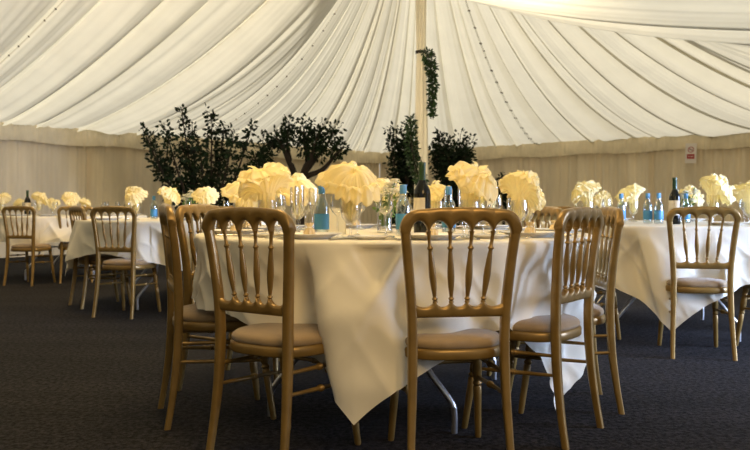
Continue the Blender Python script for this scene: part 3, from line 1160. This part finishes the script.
def make_flowers(seed, n=16, spread=0.10, hgt=0.20):
    q = random.Random(seed)
    root = empty('flower_arrangement', None, 'flowers')
    st, lv = MB(), MB()
    heads = []
    for i in range(n):
        a = q.uniform(0, 6.28)
        rr = spread * math.sqrt(q.random())
        tip = Vector((rr * math.cos(a), rr * math.sin(a), hgt + q.uniform(-0.05, 0.03) - rr * 0.3))
        b = Vector((0.015 * math.cos(a), 0.015 * math.sin(a), 0.02))
        path = smooth_path([b, b.lerp(tip, 0.5) - Vector((tip.x * 0.2, tip.y * 0.2, 0)), tip], 8)
        st.tube(path, 0.0022, 5)
        foliage_along(lv, path, 0.022, 4, 0.030, q, 0.35)
        pe = MB()
        heads.append(pe)
        for layer in range(4):
            for k in range(8):
                aa = 2 * math.pi * k / 7 + layer * 0.4
                up = 0.05 + 0.5 * layer
                d = Vector((math.cos(aa), math.sin(aa), up))
                leaf(pe, tip + d * 0.002, d, Vector((0, 0, 1)), 0.030 - 0.004 * layer, 0.024)
    st.build('stems', 'stem_green', root)
    lv.build('leaves', 'stem_green', root, sharp=0)
    for pe in heads:
        pe.build('blossom', 'petal', root, sharp=0)
    return root


def vase_mesh():
    mb = MB()
    mb.lathe([(0.034, 0.0), (0.036, 0.002), (0.036, 0.01), (0.033, 0.06), (0.036, 0.11), (0.046, 0.14), (0.0445, 0.14), (0.0345, 0.11), (0.0315, 0.06), (0.0345, 0.012), (0.0, 0.010)], 28)
    return mb


proto_plain('vase', vase_mesh(), 'glass_vase', 'glass')
used = set()


def put(key, x, y, label, cat, group=None, rz=None, z=TOP, sc=1.0):
    src = PROTO[key]
    if key in used:
        o = copy_tree(src)
    else:
        o = src
        used.add(key)
    o.location = (x, y, z + 0.0004)
    o.rotation_euler = (0, 0, rnd.uniform(0, 6.28) if rz is None else rz)
    o.scale = (sc, sc, sc)
    return tag(o, label, cat, group)


def place(c, deg, seat, nap=None, ni=0, full=True, grp='nearest table', flute=True, nsc=1.0, nrz=None, shared=False, wine=(0.56, 0.02), fl=(0.47, 0.06)):
    """one place setting: deg is the seat's bearing from the table centre, 0 = towards the camera"""
    th = R(deg)
    out = Vector((math.sin(th), -math.cos(th)))          # from the centre to the guest
    right = Vector((math.cos(th), math.sin(th)))         # the guest's right-hand side is the other way round
    right = Vector((-out.y, out.x))
    cc = Vector(c)
    face = math.atan2(-out.x, out.y) + math.pi           # cutlery points to the centre
    def P(r, s):
        p = cc + out * r + right * s
        return p.x, p.y
    def lb(one_, many):
        return many if shared else one_ + ' ' + seat
    put('plate', *P(0.745, 0), lb('white dinner plate laid before', 'white dinner plate laid on the ' + grp), 'plate', 'dinner plates on the ' + grp)
    gx, gy = nap if nap else P(0.54, 0.12)
    put('goblet', gx, gy, lb('clear goblet holding the napkin before', 'clear stemmed goblet holding a napkin on the ' + grp), 'glass', 'goblets on the ' + grp)
    o = put('nap%d' % (ni % 5), gx, gy, seat if shared and not seat.startswith('the ') else 'yellow napkin fanned out of the goblet before ' + seat, 'napkin', 'fanned napkins on the ' + grp, nrz, sc=nsc)
    put('wine', *P(*wine), lb('clear wine glass before', 'clear wine glass on the ' + grp), 'glass', 'wine glasses on the ' + grp)
    if full:
        put('flute', *P(*fl), lb('clear champagne flute before', 'champagne flute on the ' + grp), 'glass', 'champagne flutes on the ' + grp)
        put('side', *P(0.70, -0.225), lb('small white side plate left of', 'side plate on the ' + grp), 'plate', 'side plates on the ' + grp)
        put('knife', *P(0.735, 0.150), lb('silver table knife before', 'table knife on the ' + grp), 'knife', 'table knives on the ' + grp, face)
        put('fork', *P(0.735, -0.143), lb('silver table fork before', 'table fork on the ' + grp), 'fork', 'table forks on the ' + grp, face)
        put('favour', *P(0.745, 0), lb('small gold favour bag on the plate before', 'gold favour bag on the ' + grp), 'favour', 'favour bags on the ' + grp, z=TOP + 0.007, sc=0.8)


place(C1, -27, 'the left foreground chair', (-0.095, 2.985), 0, nsc=1.0, nrz=0.3)
place(C1, 10, 'the nearest square-on chair', (0.375, 3.04), 1, nsc=1.0, nrz=1.1, wine=(0.50, -0.13), fl=(0.45, 0.21))
place(C1, 47, 'the half-left turned chair', (0.62, 3.30), 2, nsc=0.93, nrz=2.2)
place(C1, 81, 'the side-on right end chair', (0.725, 3.66), 3, nsc=0.8, nrz=0.2)
place(C1, -70, 'the edge-on left end chair', (-0.455, 3.22), 1, nsc=1.02, nrz=3.9)
place(C1, -104, 'the chair behind the edge-on left one', (-0.645, 3.68), 0, nsc=0.82, nrz=0.9)
place(C1, -130, 'the far left crest-only chair', (-0.40, 3.98), 4, nsc=0.95, nrz=0.0)
place(C1, 134, 'the far right chair', (0.55, 4.08), 3, nsc=0.9)
place(C1, -165, 'the far side, left of the centre vase', (0.065, 4.22), 1, nsc=0.92)
place(C1, 165, 'the far side, right of the bottle', (0.335, 4.20), 3, nsc=0.85)
# centre of the nearest table
put('vase', 0.045, 3.58, 'clear glass vase of white flowers in the middle of the nearest table', 'vase', 'glass vases')
PROTO['fl1'] = make_flowers(3, 18, 0.10, 0.215)
put('fl1', 0.045, 3.58, 'white and green flowers standing in the vase on the nearest table', 'flowers', 'flower arrangements', rz=0.0, z=TOP + 0.012)
put('bottle', 0.207, 3.36, 'dark wine bottle on the nearest table left of the square-on chair crest', 'bottle', 'wine bottles', rz=-2.6)
put('water', -0.222, 3.19, 'clear water bottle with blue label left of the big yellow napkin', 'bottle', 'water bottles')
put('water', 0.118, 3.20, 'clear water bottle with blue label beside the dark wine bottle', 'bottle', 'water bottles')
put('water', 0.333, 3.46, 'clear water bottle with blue cap just right of the dark wine bottle', 'bottle', 'water bottles')
cd = empty('menu_card', 'blank cream folded card standing among the glasses left of centre', 'card', (-0.168, 3.38, TOP + 0.0005), R(-8))
MB().grid([[(-0.038, -0.022, 0), (0.038, -0.022, 0)], [(-0.038, 0, 0.115), (0.038, 0, 0.115)], [(-0.038, 0.022, 0), (0.038, 0.022, 0)]]).build('folded_card', 'card', cd, smooth=False)

# right-hand table
g = 'right-hand table'
RN = [((1.46, 5.26), -62, 1, 'yellow fanned napkin on the right-hand table, leftmost, above the half-left chair', 1.0),
      ((1.79, 6.05), -140, 3, 'small yellow fanned napkin far back at the left of the right-hand table', 0.8),
      ((2.03, 6.02), -172, 0, 'rounded yellow fanned napkin behind the water bottles on the right-hand table', 1.0),
      ((2.52, 6.15), 142, 3, 'yellow fanned napkin behind the green capsuled wine bottle on the right', 0.95),
      ((2.185, 4.95), 12, 2, 'pale fanned napkin above the crest of the right-hand table chair', 1.1),
      ((2.56, 5.25), 50, 1, 'yellow fanned napkin at the right edge of the photo', 1.0)]
for p, deg, ni, lab, sc in RN:
    place(C2, deg, lab, p, ni, False, g, False, sc, None, True)
put('bottle', 2.035, 5.20, 'dark wine bottle with green capsule on the right-hand table', 'bottle', 'wine bottles', rz=-2.3)
put('water', 1.80, 5.60, 'blue capped water bottle at the left of the right-hand table', 'bottle', 'water bottles')
put('water', 1.93, 5.42, 'blue labelled water bottle in the middle of three on the right-hand table', 'bottle', 'water bottles')
put('water', 1.985, 5.36, 'blue capped water bottle next to the green capsuled wine bottle', 'bottle', 'water bottles')
put('water', 2.24, 5.52, 'blue capped water bottle right of the green capsuled wine bottle', 'bottle', 'water bottles')
put('vase', 2.27, 5.62, 'clear glass vase in the middle of the right-hand table', 'vase', 'glass vases')
PROTO['fl2'] = make_flowers(8, 14, 0.09, 0.21)
put('fl2', 2.27, 5.62, 'white and green flowers standing in the vase on the right-hand table', 'flowers', 'flower arrangements', rz=1.0, z=TOP + 0.012)

# middle left table
g = 'middle left table'
LN = [(136, 6.85, -40, 2, 'yellow fanned napkin on the middle left table above the back-turned chair', 1.0),
      (168, 7.0, 20, 1, 'yellow fanned napkin on the middle left table above the edge-on chair', 1.0),
      (206, 6.95, 60, 0, 'yellow fanned napkin in front of the bushy tree, right side of the middle left table', 1.0)]
for px, Y, deg, ni, lab, sc in LN:
    place(C3, deg, lab, ((px - 375) * Y / FOC, Y), ni, False, g, False, sc, None, True)
put('vase', -1.73, 7.2, 'clear glass vase in the middle of the middle left table', 'vase', 'glass vases')
PROTO['fl3'] = make_flowers(12, 14, 0.085, 0.22)
put('fl3', -1.73, 7.2, 'white and green flowers standing in the vase on the middle left table', 'flowers', 'flower arrangements', rz=1.0, z=TOP + 0.012)
put('water', -2.02, 7.0, 'blue capped water bottle behind the back-turned chair at middle left', 'bottle', 'water bottles')
put('water', -1.33, 7.3, 'blue capped water bottle right of the napkin before the bushy tree', 'bottle', 'water bottles')

# far left table
g = 'far left table'
FN = [(2, 9.3, -30, 1, 'yellow fanned napkin at the left edge of the photo', 0.95),
      (20, 9.9, -80, 3, 'yellow fanned napkin just left of the far bottle', 0.72),
      (39, 9.5, 0, 0, 'yellow fanned napkin just right of the far bottle', 1.0),
      (53, 10.0, 150, 1, 'small yellow fanned napkin second right of the far bottle', 0.75),
      (71, 9.6, 60, 2, 'yellow fanned napkin on the far left table above the half hidden chair', 1.0),
      (84, 9.9, 95, 3, 'small yellow fanned napkin at the right end of the far left table', 0.75)]
for px, Y, deg, ni, lab, sc in FN:
    place(C4, deg, lab, ((px - 375) * Y / FOC, Y), ni, False, g, False, sc, None, True)
put('bottle', (27.5 - 375) * 9.6 / FOC, 9.6, 'dark wine bottle on the far left table between yellow napkins', 'bottle', 'wine bottles')

# ------------------------------------------------------------------ light
W = bpy.data.worlds.new('world')
SC.world = W
W.use_nodes = True
nt = W.node_tree
bg = nt.nodes['Background']
bg.inputs['Color'].default_value = (1.0, 0.965, 0.90, 1)
bg.inputs['Strength'].default_value = 0.40


def lamp(kind, name, loc, target, energy, col, **k):
    d = bpy.data.lights.new(name, kind)
    d.energy = energy
    d.color = col
    for a, b in k.items():
        setattr(d, a, b)
    o = bpy.data.objects.new(name, d)
    COL.objects.link(o)
    o.location = loc
    o.rotation_euler = (Vector(target) - Vector(loc)).to_track_quat('-Z', 'Y').to_euler()
    return o


lamp('SUN', 'sun', (8, 17, 12), (0, 6, 0), 4.8, (1.0, 0.95, 0.86), angle=R(3))
# blue area light added outside the open front, standing in for cool daylight
lamp('AREA', 'cool_side_fill', (6.0, 3.4, 1.3), (2.1, 5.1, 0.35), 165, (0.50, 0.64, 1.0), shape='RECTANGLE', size=3.0, size_y=2.0, spread=R(62))
# warm fill lights added to brighten tables, walls and pole; no fittings modelled
lamp('AREA', 'warm_fill', (0.8, 0.4, 2.15), (0.0, 3.4, 0.8), 37, (1.0, 0.64, 0.24), shape="DISK", size=1.3)
lamp('AREA', 'warm_fill', (-0.2, 3.4, 2.5), (-0.1, 3.55, 0), 58, (1.0, 0.70, 0.32), shape='DISK', size=1.0)
lamp('AREA', 'warm_fill', (-3.2, 7.6, 3.5), (-3.0, 7.9, 0), 58, (1.0, 0.62, 0.22), shape='DISK', size=1.4)
lamp('AREA', 'warm_fill', (0.4, 6.4, 2.75), (0.4, 15, 1.4), 230, (1.0, 0.82, 0.55), shape='DISK', size=1.0)

SC.cycles.transparent_max_bounces = 24
SC.cycles.max_bounces = 10
SC.cycles.diffuse_bounces = 5
SC.cycles.caustics_reflective = False
SC.cycles.caustics_refractive = False
SC.cycles.sample_clamp_indirect = 6
SC.view_settings.view_transform = 'Standard'
SC.view_settings.look = 'None'
SC.view_settings.exposure = 0.0
SC.view_settings.gamma = 1.0
SC.view_settings.use_curve_mapping = False
